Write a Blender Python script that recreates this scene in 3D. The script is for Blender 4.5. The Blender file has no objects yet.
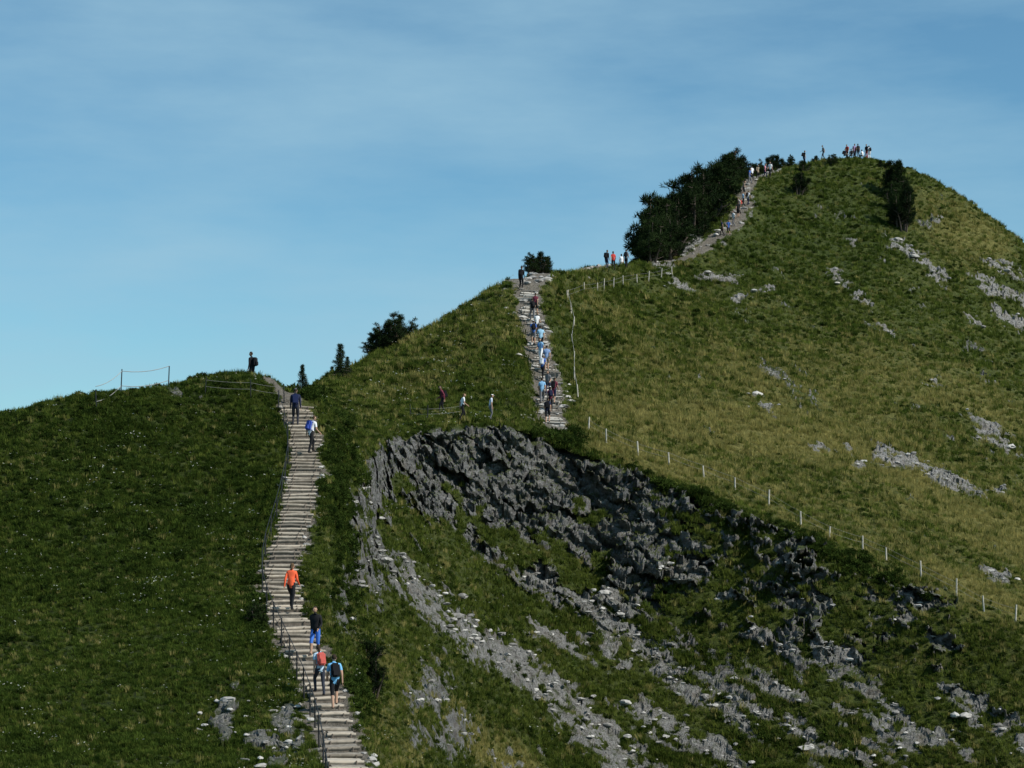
import bpy, bmesh, math, random
import numpy as np
from mathutils import Vector, Matrix
F=2200.0; HZ=520.0
rng=np.random.default_rng(7); random.seed(7)
scene=bpy.context.scene

# ------------------------------------------------------------------ noise
T=rng.random((64,64,64)).astype(np.float32)
def vn(x,y,z):
    xi=np.floor(x).astype(np.int64); yi=np.floor(y).astype(np.int64); zi=np.floor(z).astype(np.int64)
    fx=x-xi; fy=y-yi; fz=z-zi
    fx=fx*fx*(3-2*fx); fy=fy*fy*(3-2*fy); fz=fz*fz*(3-2*fz)
    x0=xi&63; x1=(xi+1)&63; y0=yi&63; y1=(yi+1)&63; z0=zi&63; z1=(zi+1)&63
    a=T[x0,y0,z0]*(1-fx)+T[x1,y0,z0]*fx; b=T[x0,y1,z0]*(1-fx)+T[x1,y1,z0]*fx
    c=T[x0,y0,z1]*(1-fx)+T[x1,y0,z1]*fx; d=T[x0,y1,z1]*(1-fx)+T[x1,y1,z1]*fx
    return ((a*(1-fy)+b*fy)*(1-fz)+(c*(1-fy)+d*fy)*fz)*2-1
def fbm(x,y,z,o=3,s=0.0):
    r=0;a=1;t=0
    for i in range(o):
        r=r+a*vn(x*2**i+s+7.3*i,y*2**i+s*1.7+3.1*i,z*2**i+s*.7); t+=a; a*=.5
    return r/t
def cells(x,y,z,tilt=1.0):
    """angular block noise: one random level and one random tilt per fractured block"""
    xi=np.floor(x).astype(np.int64); yi=np.floor(y).astype(np.int64); zi=np.floor(z).astype(np.int64)
    b1=np.full(x.shape,1e9); b2=np.full(x.shape,1e9); val=np.zeros(x.shape)
    for i in(-1,0,1):
        for j in(-1,0,1):
            for k in(-1,0,1):
                a,b,c=(xi+i)&63,(yi+j)&63,(zi+k)&63
                r1=T[a,b,c]; r2=T[b,c,a]; r3=T[c,a,b]
                dx=x-(xi+i+r1); dy=y-(yi+j+r2); dz=z-(zi+k+r3); d=dx*dx+dy*dy+dz*dz
                g=T[(a+17)&63,b,c]
                v=(g*2-1)+tilt*((r2-.5)*dx*2+(r1-.5)*dz*2)
                m=d<b1; b2=np.where(m,b1,np.minimum(b2,d)); val=np.where(m,v,val); b1=np.where(m,d,b1)
    return val,np.sqrt(b2)-np.sqrt(b1)
def sstep(a,b,x):
    t=np.clip((x-a)/(b-a),0,1); return t*t*(3-2*t)

def pchip(x,y,xq):
    x=np.asarray(x,float); y=np.asarray(y,float)
    h=np.diff(x); dl=np.diff(y)/h
    m=np.zeros_like(y)
    s=dl[:-1]*dl[1:]>0
    w1=2*h[1:]+h[:-1]; w2=h[1:]+2*h[:-1]
    with np.errstate(all='ignore'):
        mm=(w1+w2)/(w1/dl[:-1]+w2/dl[1:])
    m[1:-1]=np.where(s,mm,0); m[0]=dl[0]; m[-1]=dl[-1]
    i=np.clip(np.searchsorted(x,xq)-1,0,len(x)-2)
    t=(xq-x[i])/h[i]
    t=np.clip(t,0,1)
    return (y[i]*(2*t**3-3*t**2+1)+m[i]*h[i]*(t**3-2*t**2+t)+y[i+1]*(-2*t**3+3*t**2)+m[i+1]*h[i]*(t**3-t**2))

# ------------------------------------------------------------------ terrain cross sections
# bearing : eleven (distance, elevation mark) stations from foot of slope to behind the crest
S={
-2500:[(62,1500),(73,1500),(83,1490),(91,1480),(98,1470),(105,1460),(116,1480),(130,1500),(150,1540),(170,1600),(230,1700)],
-300:[(62,840),(73,760),(83,680),(91,610),(98,550),(105,500),(116,530),(130,640),(150,780),(170,960),(230,1400)],
0:[(62,800),(73,700),(83,620),(91,540),(98,470),(105,419),(116,450),(130,560),(150,700),(170,900),(230,1300)],
90:[(62,800),(74,695),(83,617),(91,540),(99,462),(107,397),(117,420),(131,520),(151,650),(171,850),(230,1250)],
165:[(62,800),(75,690),(84,612),(92,538),(100,458),(109,391),(119,404),(132,480),(152,580),(172,760),(230,1150)],
195:[(62,800),(75,690),(84,612),(92,539),(101,454),(111,382),(120,398),(133,460),(153,540),(172,700),(230,1100)],
250:[(62,800),(75,690),(84,612),(92,540),(102,452),(112,375),(121,392),(135,440),(155,480),(173,600),(230,1000)],
295:[(62,800),(75,688),(84,612),(92,540),(102,450),(111,391),(120,402),(135,415),(156,410),(173,540),(230,950)],
325:[(62,800),(75,690),(84,618),(92,545),(102,462),(110,414),(121,417),(138,400),(158,380),(173,440),(230,920)],
350:[(62,800),(72,708),(88,632),(99,540),(110,458),(117,434),(127,426),(142,400),(162,368),(176,420),(235,900)],
375:[(66,800),(85,700),(112,535),(117.5,455),(121,436),(126,430),(134,420),(148,388),(166,354),(179,400),(238,900)],
400:[(72,800),(97,665),(121,500),(126,444),(129,431),(134,425),(140,414),(152,378),(168,342),(181,390),(240,900)],
450:[(88,800),(108,655),(127,520),(132.5,433),(135,422),(139,417),(144,402),(156,355),(170,320),(184,370),(243,900)],
500:[(106,800),(120,665),(131,535),(136,431),(138,422),(142,415),(147,395),(160,330),(174,290),(188,330),(247,900)],
545:[(112,800),(124,675),(133,552),(138,446),(140,434),(144,421),(150,395),(163,325),(180,274),(194,300),(254,900)],
600:[(116,800),(126,685),(134,575),(139,463),(141,450),(147,428),(160,385),(185,310),(208,267),(222,285),(282,900)],
660:[(118,800),(127,695),(133,600),(138,483),(140,470),(150,434),(168,385),(198,315),(232,264),(245,280),(300,900)],
700:[(118.5,800),(127,698),(132.5,604),(137,495),(139,483),(151,442),(174,384),(212,300),(250,232),(262,244),(315,880)],
740:[(119,800),(126,705),(132,608),(136,512),(138,499),(152,452),(180,382),(224,282),(268,186),(280,198),(335,860)],
800:[(119,800),(125,712),(130.5,622),(134.5,535),(136.5,522),(152,468),(185,386),(235,272),(285,168),(298,180),(352,850)],
860:[(119,800),(124,722),(129,642),(133,564),(135,550),(155,482),(190,392),(240,272),(292,163),(305,180),(360,850)],
910:[(118.5,800),(123,732),(127.5,657),(131.5,584),(133.5,570),(155,500),(190,405),(240,286),(290,173),(302,195),(358,860)],
960:[(118,800),(122,742),(126,672),(130,602),(132,590),(155,516),(190,421),(238,306),(285,200),(297,225),(352,880)],
1024:[(117,800),(120.5,762),(124,702),(128,633),(130,620),(155,540),(190,442),(235,342),(278,246),(290,275),(345,900)],
1150:[(112,900),(117,840),(121,780),(126,700),(128,688),(152,610),(186,520),(228,430),(268,350),(280,390),(335,950)],
3500:[(95,1700),(98,1690),(102,1670),(106,1640),(110,1630),(130,1600),(160,1550),(190,1500),(230,1450),(245,1480),(300,1600)],
}
kx=np.array(sorted(S)); SD=np.array([[p[0] for p in S[k]] for k in kx],float); SP=np.array([[p[1] for p in S[k]] for k in kx],float)
def stations(px):
    px=np.atleast_1d(np.asarray(px,float))
    D=np.stack([pchip(kx,SD[:,i],px) for i in range(11)],1); Pp=np.stack([pchip(kx,SP[:,i],px) for i in range(11)],1)
    Z=(HZ-Pp)/F*D
    n=len(px); o=np.ones((n,1))
    side=np.clip((np.abs(px-512)-600)/1500,0,1)[:,None]
    D=np.hstack([o*4,o*28,D,o*700]); Z=np.hstack([o*-1.8,-5.2*o-14*side,Z,o*-150])
    return D,Z
cols=np.concatenate([np.linspace(-2500,-60,50)[:-1],np.arange(-60,1084,1.4),np.linspace(1084,3500,50)[1:]])
SDc,SZc=stations(cols)
NC=len(cols); NR=860
PD=np.zeros((NC,NR)); PZ=np.zeros((NC,NR)); PT=np.zeros((NC,NR))
dg=np.concatenate([np.linspace(4,58,120)[:-1],np.arange(58,330,.08),np.linspace(330,700,100)])
for c in range(NC):
    z=pchip(SDc[c],SZc[c],dg)
    dc=SDc[c][10]+10
    mid=.5*(dg[1:]+dg[:-1]); dd=np.diff(dg); dz=np.abs(np.diff(z))
    w=(dz+.28*dd)/mid*np.where((mid>59)&(mid<dc),1,.05)
    cum=np.concatenate([[0],np.cumsum(w)]); cum/=cum[-1]
    q=np.interp(np.linspace(0,1,NR),cum,dg)
    PD[c]=q; PZ[c]=np.interp(q,dg,z); PT[c]=np.interp(q,SDc[c],np.arange(14))
PX=np.repeat(cols[:,None],NR,1)
PY=HZ-PZ/PD*F                          # elevation marks of each vertex
X=(PX-512)/F*PD; Y=PD.copy(); Z=PZ.copy()
Z0=Z.copy()
def macro(x,y):
    px=512+F*x/y; c=np.clip(np.searchsorted(cols,px),1,NC-1)
    t=(px-cols[c-1])/(cols[c]-cols[c-1])
    return np.interp(y,PD[c-1],Z0[c-1])*(1-t)+np.interp(y,PD[c],Z0[c])*t
def colof(px): return int(np.clip(np.searchsorted(cols,px),1,NC-1))
def dist_at(px,py,d0,d1):
    c=colof(px); e=np.where((PD[c]>d0)&(PD[c]<d1),np.abs(PY[c]-py),1e9); return float(PD[c,int(e.argmin())])
# ------------------------------------------------------------------ masks
n1=fbm(X*.9,Y*.9,Z*.9,4,3.0); n2=fbm(X*.28,Y*.28,Z*.28,3,11.0); n3=fbm(X*3,Y*3,Z*3,2,5.)
wx=PX+14*fbm(X*.5,Y*.5,Z*.5,3,91.); wy=PY+9*fbm(X*.5,Y*.5,Z*.5,3,97.)
def blob(cx,cy,rx,ry,a=0):
    a=math.radians(a); dx=wx-cx; dy=wy-cy
    u=(dx*math.cos(a)+dy*math.sin(a))/rx; v=(-dx*math.sin(a)+dy*math.cos(a))/ry
    return np.clip(1.25-(u*u+v*v)*.75,0,1)
front=(PT<11.2)
tq=PT+.7*n2+.7*n1
cliff=sstep(3.95,4.2,tq)*sstep(5.4,5.0,PT+.3*n1)*sstep(352,380,PX)*sstep(760,600,PX)
cliff=np.maximum(cliff, (.62+.5*fbm(X*.35,Y*.35,Z*.2,2,13.))*sstep(3.2,3.9,tq)*sstep(5.2,4.8,PT)*sstep(540,640,PX)*sstep(1000,760,PX))
rock=cliff*1.0
pale=np.zeros_like(rock)+cliff*.12
def addb(L,pl,thr=1.0):
    global rock,pale
    for b in L:
        m=blob(*b)*front
        rock=np.maximum(rock,m*thr); pale=np.maximum(pale,m*pl)
addb([(440,608,85,17,38),(520,670,90,19,36),(600,733,80,22,36),(485,645,65,9,38),(560,690,65,10,30),(700,745,60,12,30),(640,640,64,10,40),(690,690,64,11,30),(540,575,18,16,60),(560,640,54,8,25),(660,720,40,10,30),(740,700,50,9,30),(590,610,60,8,33),(820,745,60,8,25),(930,735,50,7,25)],.70,.93)
addb([(692,568,24,20,0),(722,605,14,8,0),(655,520,16,10,0),(620,600,26,10,30),(790,570,26,9,40),(915,600,42,13,0),(905,610,20,16,0),(945,640,24,8,20),(840,650,36,8,25),(960,690,28,8,30),(880,750,26,8,30),(780,690,36,7,20),(1000,720,32,7,25),(820,600,28,7,30),(870,690,40,7,25)],.68,.86)
addb([(362,510,12,50,12),(352,570,12,40,15),(375,580,14,36,-10),(345,625,12,16,0),(430,690,24,28,20),(455,735,26,24,40),(425,740,20,14,0),(465,620,18,10,30),(400,560,18,8,40)],.22,.80)
addb([(225,715,12,24,10),(283,735,14,38,10),(262,742,12,14,0),(303,740,8,26,0)],.7,.82)
addb([(172,394,14,5,10),(188,398,10,4,0)],.2,.8)
addb([(690,245,22,9,-25),(668,262,18,6,-20),(716,240,16,6,-20),(735,225,8,16,20),(722,280,26,6,8),(766,291,10,4,0),(680,285,12,3,5),(745,300,10,3,0),(748,205,6,14,0)],.9,.92)
addb([(915,258,34,8,35),(935,275,18,6,30),(900,243,14,5,20),(856,292,24,5,45),(838,275,14,4,30),(1000,270,32,7,25),(1010,295,36,6,28),(990,290,26,5,30),(1015,320,26,5,25),(975,320,12,4,30),(885,330,14,3.5,40),
 (905,462,50,10,18),(940,480,46,7,22),(880,450,18,5,0),(990,430,32,6,22),(1010,450,32,5,20),(765,408,18,4,50),(825,450,16,4,0),(855,460,14,4,60),(1000,490,16,4,0),(770,375,12,3,30),(930,380,14,3.5,20),(1000,575,16,4,20)],1.0,.94)
# streaky outcrops over the lower face
a_=math.radians(33); su=wx*math.cos(a_)+wy*math.sin(a_); sv=-wx*math.sin(a_)+wy*math.cos(a_)
st=fbm(su*.014,sv*.06,np.zeros_like(su),4,21.)
lower=sstep(4.2,3.6,PT)*sstep(400,520,PX)*sstep(60,100,PY-300)
rock=np.maximum(rock,lower*sstep(.04,.34,st)*.8); pale=np.maximum(pale,lower*.72*sstep(.04,.4,st))
pl2=sstep(6.2,7.,PT)*(PX>650)*front
rock=np.maximum(rock,pl2*sstep(.34,.55,fbm(su*.03,sv*.1,np.zeros_like(su),3,44.))*.66); pale=np.maximum(pale,pl2*.8*sstep(.2,.5,st))
n4=fbm(X*1.6,Y*1.2,Z*1.6,3,33.)
# fracture blocks, elongated along the dipping beds
ca,sa=math.cos(.34),math.sin(.34)
sub=np.where((rock>.06)&(PX>150)&(PX<1090)); xs,ys,zs=X[sub],Y[sub],Z[sub]
xs=xs+.35*n1[sub]; zs=zs+.3*n1[sub]
bu=xs*ca-zs*sa; bv=xs*sa+zs*ca
c1=np.zeros_like(X); c2=np.zeros_like(X); c3=np.zeros_like(X); e1=np.ones_like(X); e2=np.ones_like(X)
v,e=cells(bu*.42,ys*.45,bv*.8); c1[sub]=v; e1[sub]=e
v,e=cells(bu*.95+9,ys*.9,bv*2.3+5); c2[sub]=v; e2[sub]=e
v,e=cells(bu*2.3+3,ys*2.0,bv*4.6+1); c3[sub]=v
rm=sstep(.48,.60,rock*.9+np.where(cliff>.5,.55,1.)*(n1*.34+n4*.48+c2*.26+c3*.2)-.02)*(rock>.06)
# ------------------------------------------------------------------ paths
def wpath(L):
    P=np.array([((p[0]-512)/F*p[1],p[1]) for p in L]); s=np.concatenate([[0],np.cumsum(np.hypot(*np.diff(P,axis=0).T))])
    q=np.arange(0,s[-1],.12)
    x=pchip(s,P[:,0],q); y=pchip(s,P[:,1],q)
    z=np.array([macro(a,b) for a,b in zip(x,y)])
    k=np.ones(9)/9; z[4:-4]=np.convolve(z,k,'valid'); return np.stack([x,y,z],1)
stair1=wpath([(352,62),(347,65.5),(340,69),(328,73.5),(309,78.5),(286,84.5),(281,87.5),(286,91),(298,95.5),(305,99.5),(306,102.5),(299,105.5),(291,108)])
stair2=wpath([(556,142.5),(553,145),(548,148),(550,151),(544,154.5),(537,159),(534,163),(529,167),(528,171),(521,175),(521,177.5)])
path1=wpath([(291,108),(270,110.5),(235,111.5),(200,110.5),(165,109)])
path2=wpath([(291,108),(310,114),(345,122),(385,133),(440,141),(500,144),(556,143)])
def vis(L,d0,d1): return [(a,dist_at(a,b,d0,d1)) for a,b in L]
path3=wpath([(521,177.5)]+vis([(532,284)],170,182)+vis([(548,276)],170,190)+[(575,197),(600,207),(635,219)]+vis([(660,272)],205,232))
path4=wpath(vis([(660,272),(672,262),(690,256),(706,246),(718,236),(734,226)],205,262)+vis([(739,212),(748,205),(742,196),(748,186)],235,270)+[(756,270.5),(765,273.5),(800,284),(830,288),(860,291)])
pathm=np.zeros_like(Z)
def carve(P,w,blend,lift=0.,m=1.0):
    pad=blend+.5
    sel=np.where((X>P[:,0].min()-pad)&(X<P[:,0].max()+pad)&(Y>P[:,1].min()-pad)&(Y<P[:,1].max()+pad))
    xs=X[sel]; ys=Y[sel]; Q=P[::2]
    best=np.full(len(xs),1e9); bz=np.zeros(len(xs))
    for k in range(0,len(xs),20000):
        d=(xs[k:k+20000,None]-Q[None,:,0])**2+(ys[k:k+20000,None]-Q[None,:,1])**2
        i=d.argmin(1); best[k:k+20000]=np.sqrt(d[np.arange(len(i)),i]); bz[k:k+20000]=Q[i,2]
    wt=sstep(blend,w,best)
    return sel,wt,bz+lift,best
carved=[]
for P,w,b,l,m,mw in ((stair1,.7,1.7,-.12,1,.62),(stair2,.7,1.9,-.10,1,.85),(path1,.4,1.3,0,1,.4),(path2,.3,1.5,0,.7,.3),(path3,.8,2.2,0,1,.9),(path4,.4,2.4,0,1,.75)):
    sel,wt,bz,best=carve(P,w,b,l); carved.append((sel,wt,bz))
    pm=sstep(mw+.4,mw-.15,best+.45*n3[sel]+.5*n1[sel])*m
    pathm[sel]=np.maximum(pathm[sel],pm)
pw=np.zeros_like(Z)
for sel,wt,bz in carved: pw[sel]=np.maximum(pw[sel],wt)
rm=rm*(1-sstep(.5,.95,pw))
# ------------------------------------------------------------------ relief
far=np.clip(Y/120,.8,2.2)
gr=.42*fbm(X*.16,Y*.16,Z*.1,3,1.)+.24*fbm(X*.7,Y*.7,Z*.3,3,2.)+.10*far*fbm(X*2.4,Y*2.4,Z*1.,2,8.)
terr=fbm(X*.15,Y*.15,Z*1.6,3,31.)*.34*sstep(6,7.5,PT)+.25*sstep(8.5,10,PT)*(PX>640)*fbm(X*.5,Y*.5,Z*.5,3,19.)
gate=sstep(20,60,Y)
Z+=gate*(gr+terr)
big=sstep(3.4,4.0,PT)*sstep(5.4,5.1,PT)*(PX>350)
out=.80*c1+.36*c2+.13*c3+.10*n3+.30*n4-.3*sstep(.14,.0,e1)-.12*sstep(.12,.0,e2)
Yd=rm*(out*(.10+.72*big)+.9*big*fbm(X*.28,Y*.2,Z*.10,3,66.))*np.clip(Y/110,.8,1.5)
Y2=Y-Yd; X2=X*(Y2/Y)
Z+=rm*(.05+.13*c2+.09*c3+.06*n3)*np.clip(Y/120,.8,1.5)
for sel,wt,bz in carved:
    Z[sel]=Z[sel]*(1-wt)+(bz+.03*n3[sel])*wt
X,Y=X2,Y2
PYf=HZ-Z/Y*F
dry=sstep(-.35,.55,fbm(PX*.006,PT*2.2,np.zeros_like(X),3,77.)+.25*n2)
reg=np.maximum.reduce([sstep(5.3,5.9,PT)*sstep(9.3,7.0,PT)*sstep(555,610,PX)*1.0, blob(450,715,130,18,38)*1.0, blob(640,345,80,16,45)*.9, blob(470,330,130,30,-32)*.6, blob(760,385,120,16,42)*.8,blob(380,740,40,40)*.6,blob(900,560,200,20,28)*.6,blob(960,230,60,40)*.6])
dry=np.clip(reg*(.30+.85*dry)+.22*n1+.08+.1*n4,0,1)
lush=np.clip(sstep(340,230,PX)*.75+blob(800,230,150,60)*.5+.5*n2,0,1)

# ------------------------------------------------------------------ material helpers
def nmat(name):
    m=bpy.data.materials.new(name); m.use_nodes=True; nt=m.node_tree
    b=nt.nodes['Principled BSDF']; b.inputs['Roughness'].default_value=.85
    try: b.inputs['Specular IOR Level'].default_value=.2
    except: pass
    return m,nt,b
def N(nt,t,**k):
    n=nt.nodes.new(t)
    for a,v in k.items(): setattr(n,a,v)
    return n
def noise(nt,vec,sc,det=4,ro=.6):
    n=N(nt,'ShaderNodeTexNoise'); n.inputs['Scale'].default_value=sc; n.inputs['Detail'].default_value=det; n.inputs['Roughness'].default_value=ro
    if vec is not None: nt.links.new(vec,n.inputs['Vector'])
    return n.outputs['Fac']
def ramp(nt,fac,stops):
    r=N(nt,'ShaderNodeValToRGB'); e=r.color_ramp.elements
    while len(e)<len(stops): e.new(.5)
    for i,(p,c) in enumerate(stops): e[i].position=p; e[i].color=(*c,1) if len(c)==3 else c
    nt.links.new(fac,r.inputs[0]); return r.outputs[0]
def mix(nt,f,a,b,bt='MIX'):
    m=N(nt,'ShaderNodeMix',data_type='RGBA',blend_type=bt)
    if isinstance(f,(int,float)): m.inputs[0].default_value=f
    else: nt.links.new(f,m.inputs[0])
    for s,i in ((a,6),(b,7)):
        if isinstance(s,tuple): m.inputs[i].default_value=(*s,1)
        else: nt.links.new(s,m.inputs[i])
    return m.outputs[2]
def math_(nt,op,a,b=None):
    m=N(nt,'ShaderNodeMath',operation=op)
    for s,i in ((a,0),(b,1)):
        if s is None: continue
        if isinstance(s,(int,float)): m.inputs[i].default_value=s
        else: nt.links.new(s,m.inputs[i])
    return m.outputs[0]
def g3(v): return (v,v,v)
def terrain_mat():
    m,nt,b=nmat('alpine_terrain')
    geo=N(nt,'ShaderNodeNewGeometry'); pos=geo.outputs['Position']
    def att(n): 
        a=N(nt,'ShaderNodeAttribute'); a.attribute_name=n; return a.outputs['Fac']
    rk,dr,pa,pl,lu=att('rock'),att('dry'),att('path'),att('pale'),att('lush')
    g1=noise(nt,pos,.35,5); g2=noise(nt,pos,2.2,5,.75); g4=noise(nt,pos,7,3,.7)
    green=ramp(nt,g2,[(.34,(.014,.024,.005)),(.5,(.056,.082,.014)),(.68,(.12,.150,.030))])
    green=mix(nt,ramp(nt,g1,[(.35,g3(0)),(.7,g3(.6))]),green,(.085,.098,.022))
    dryc=ramp(nt,g2,[(.34,(.09,.095,.024)),(.5,(.22,.205,.058)),(.68,(.33,.285,.10))])
    g=mix(nt,dr,green,dryc)
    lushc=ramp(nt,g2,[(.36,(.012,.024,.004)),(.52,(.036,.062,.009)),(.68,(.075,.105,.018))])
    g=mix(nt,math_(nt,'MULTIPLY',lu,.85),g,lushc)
    sc=N(nt,'ShaderNodeMapping'); sc.inputs['Scale'].default_value=(.5,.5,2.6); sc.inputs['Rotation'].default_value=(0,.34,0); nt.links.new(pos,sc.inputs[0])
    r1=noise(nt,sc.outputs[0],1.3,8,.72); r2=noise(nt,pos,5,6,.75)
    dark=ramp(nt,r1,[(.32,(.04,.038,.036)),(.45,(.16,.158,.155)),(.58,(.29,.285,.275)),(.74,(.44,.42,.39))])
    pale=ramp(nt,r2,[(.36,(.10,.095,.088)),(.48,(.31,.30,.28)),(.64,(.54,.52,.49))])
    rc=mix(nt,pl,dark,pale)
    rc=mix(nt,ramp(nt,noise(nt,pos,.9,5,.7),[(.5,g3(0)),(.65,g3(.45))]),rc,(.17,.13,.085))
    rc=mix(nt,ramp(nt,noise(nt,pos,1.7,5,.75),[(.54,g3(0)),(.62,g3(.8))]),rc,(.05,.07,.016))
    nz=N(nt,'ShaderNodeSeparateXYZ'); nt.links.new(geo.outputs['Normal'],nz.inputs[0])
    led=math_(nt,'MULTIPLY',math_(nt,'SUBTRACT',1.,math_(nt,'MULTIPLY',pl,1.1)),ramp(nt,math_(nt,'ADD',nz.outputs[2],math_(nt,'MULTIPLY',math_(nt,'SUBTRACT',g4,.5),.6)),[(.60,g3(0)),(.76,g3(1))]))
    rc=mix(nt,led,rc,green)
    rf=math_(nt,'ADD',rk,math_(nt,'MULTIPLY',math_(nt,'SUBTRACT',g4,.5),1.7))
    rfac=ramp(nt,rf,[(.46,g3(0)),(.58,g3(1))])
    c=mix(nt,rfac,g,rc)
    pc=ramp(nt,noise(nt,pos,6,5,.7),[(.3,(.15,.13,.10)),(.6,(.29,.26,.215)),(.8,(.42,.40,.36))])
    pf=ramp(nt,math_(nt,'ADD',pa,math_(nt,'MULTIPLY',math_(nt,'SUBTRACT',g4,.5),1.2)),[(.45,g3(0)),(.6,g3(1))])
    c=mix(nt,pf,c,pc)
    nt.links.new(c,b.inputs['Base Color'])
    h=math_(nt,'ADD',math_(nt,'MULTIPLY',noise(nt,pos,1.6,8,.75),1.0),math_(nt,'MULTIPLY',noise(nt,pos,9,4,.8),.35))
    bp=N(nt,'ShaderNodeBump'); bp.inputs['Strength'].default_value=1.; bp.inputs['Distance'].default_value=.7
    nt.links.new(h,bp.inputs['Height']); nt.links.new(bp.outputs[0],b.inputs['Normal'])
    b.inputs['Roughness'].default_value=.95
    return m
def leaf_mat(name,c1,c2,tr=.35):
    m,nt,b=nmat(name)
    oi=N(nt,'ShaderNodeObjectInfo').outputs['Random']
    pos=N(nt,'ShaderNodeNewGeometry').outputs['Position']
    f=math_(nt,'ADD',math_(nt,'MULTIPLY',oi,.6),math_(nt,'MULTIPLY',noise(nt,pos,1.2,3),.5))
    c=ramp(nt,f,[(.15,c1),(.85,c2)])
    d=N(nt,'ShaderNodeBsdfDiffuse'); t=N(nt,'ShaderNodeBsdfTranslucent'); mx=N(nt,'ShaderNodeMixShader'); mx.inputs[0].default_value=tr
    nt.links.new(c,d.inputs[0]); nt.links.new(c,t.inputs[0]); nt.links.new(d.outputs[0],mx.inputs[1]); nt.links.new(t.outputs[0],mx.inputs[2])
    nt.links.new(mx.outputs[0],nt.nodes['Material Output'].inputs[0]); return m
def plain(name,c,var=.25,sc=8,rough=.85,metal=0,island=0):
    m,nt,b=nmat(name)
    tc=N(nt,'ShaderNodeTexCoord').outputs['Object']
    f=noise(nt,tc,sc,5,.7)
    if island:
        f=math_(nt,'ADD',f,math_(nt,'MULTIPLY',math_(nt,'SUBTRACT',N(nt,'ShaderNodeNewGeometry').outputs['Random Per Island'],.5),island))
    col=ramp(nt,f,[(.3,tuple(v*(1-var) for v in c)),(.7,tuple(min(1,v*(1+var)) for v in c))])
    nt.links.new(col,b.inputs['Base Color']); b.inputs['Roughness'].default_value=rough; b.inputs['Metallic'].default_value=metal
    return m
def link(ob): scene.collection.objects.link(ob); return ob

# ------------------------------------------------------------------ survey helpers
def ground(x,y):
    c=colof(512+F*x/y); return float(np.interp(y,Y[c],Z[c]))
def spot(px,py,d0=60,d1=310):
    c=colof(px); ok=(Y[c]>d0)&(Y[c]<d1)
    e=np.where(ok,np.abs(PYf[c]-py),1e9); r=int(e.argmin())
    return Vector((float(X[c,r]),float(Y[c,r]),float(Z[c,r])))

# ------------------------------------------------------------------ people
cm={}
def cmat(kind,c):
    k=(kind,c)
    if k not in cm: cm[k]=plain(kind,c,.12,14,.8)
    return cm[k]
def ik(a,c,l1,l2,pole):
    d=c-a; L=min(d.length,(l1+l2)*.995); u=d.normalized(); c=a+u*L
    x=(l1*l1-l2*l2+L*L)/(2*L); h=math.sqrt(max(0,l1*l1-x*x)); p=(pole-u*pole.dot(u)).normalized()
    return a+u*x+p*h,c
def tube(bm,p0,p1,r0,r1,mi,n=6,cap=True):
    d=(p1-p0); q=d.to_track_quat('Z','Y').to_matrix(); R=[]
    for p,r in ((p0,r0),(p1,r1)):
        R.append([bm.verts.new(p+q@Vector((math.cos(6.2832*i/n)*r,math.sin(6.2832*i/n)*r,0))) for i in range(n)])
    for i in range(n):
        f=bm.faces.new((R[0][i],R[0][(i+1)%n],R[1][(i+1)%n],R[1][i])); f.material_index=mi
    if cap:
        bm.faces.new(R[0][::-1]).material_index=mi; bm.faces.new(R[1]).material_index=mi
def ball(bm,c,s,mi,rot=None,sub=2,cut=None):
    r=bmesh.ops.create_icosphere(bm,subdivisions=sub,radius=1); vs=r['verts']
    if cut: 
        kill=[v for v in vs if not cut(v.co)]
    for f in {f for v in vs for f in v.link_faces}: f.material_index=mi; f.smooth=True
    if cut: 
        bmesh.ops.delete(bm,geom=kill,context='VERTS'); vs=[v for v in vs if v.is_valid]
    for v in vs:
        q=Vector((v.co.x*s[0],v.co.y*s[1],v.co.z*s[2]))
        if rot: q=rot@q
        v.co=q+c
def rbox(bm,c,s,mi,rot=None,bev=.03):
    r=bmesh.ops.create_cube(bm,size=1); vs=r['verts']
    for v in vs: v.co=Vector((v.co.x*s[0],v.co.y*s[1],v.co.z*s[2]))
    es=list({e for v in vs for e in v.link_edges})
    if bev: 
        rr=bmesh.ops.bevel(bm,geom=es,offset=bev,segments=2,affect='EDGES'); 
        fs=rr['faces']; vs=list({v for f in fs for v in f.verts}|{v for v in vs if v.is_valid})
    for v in vs: v.co=(rot@v.co if rot else v.co.copy())+c
    for f in {f for v in vs for f in v.link_faces}: f.material_index=mi
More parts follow.
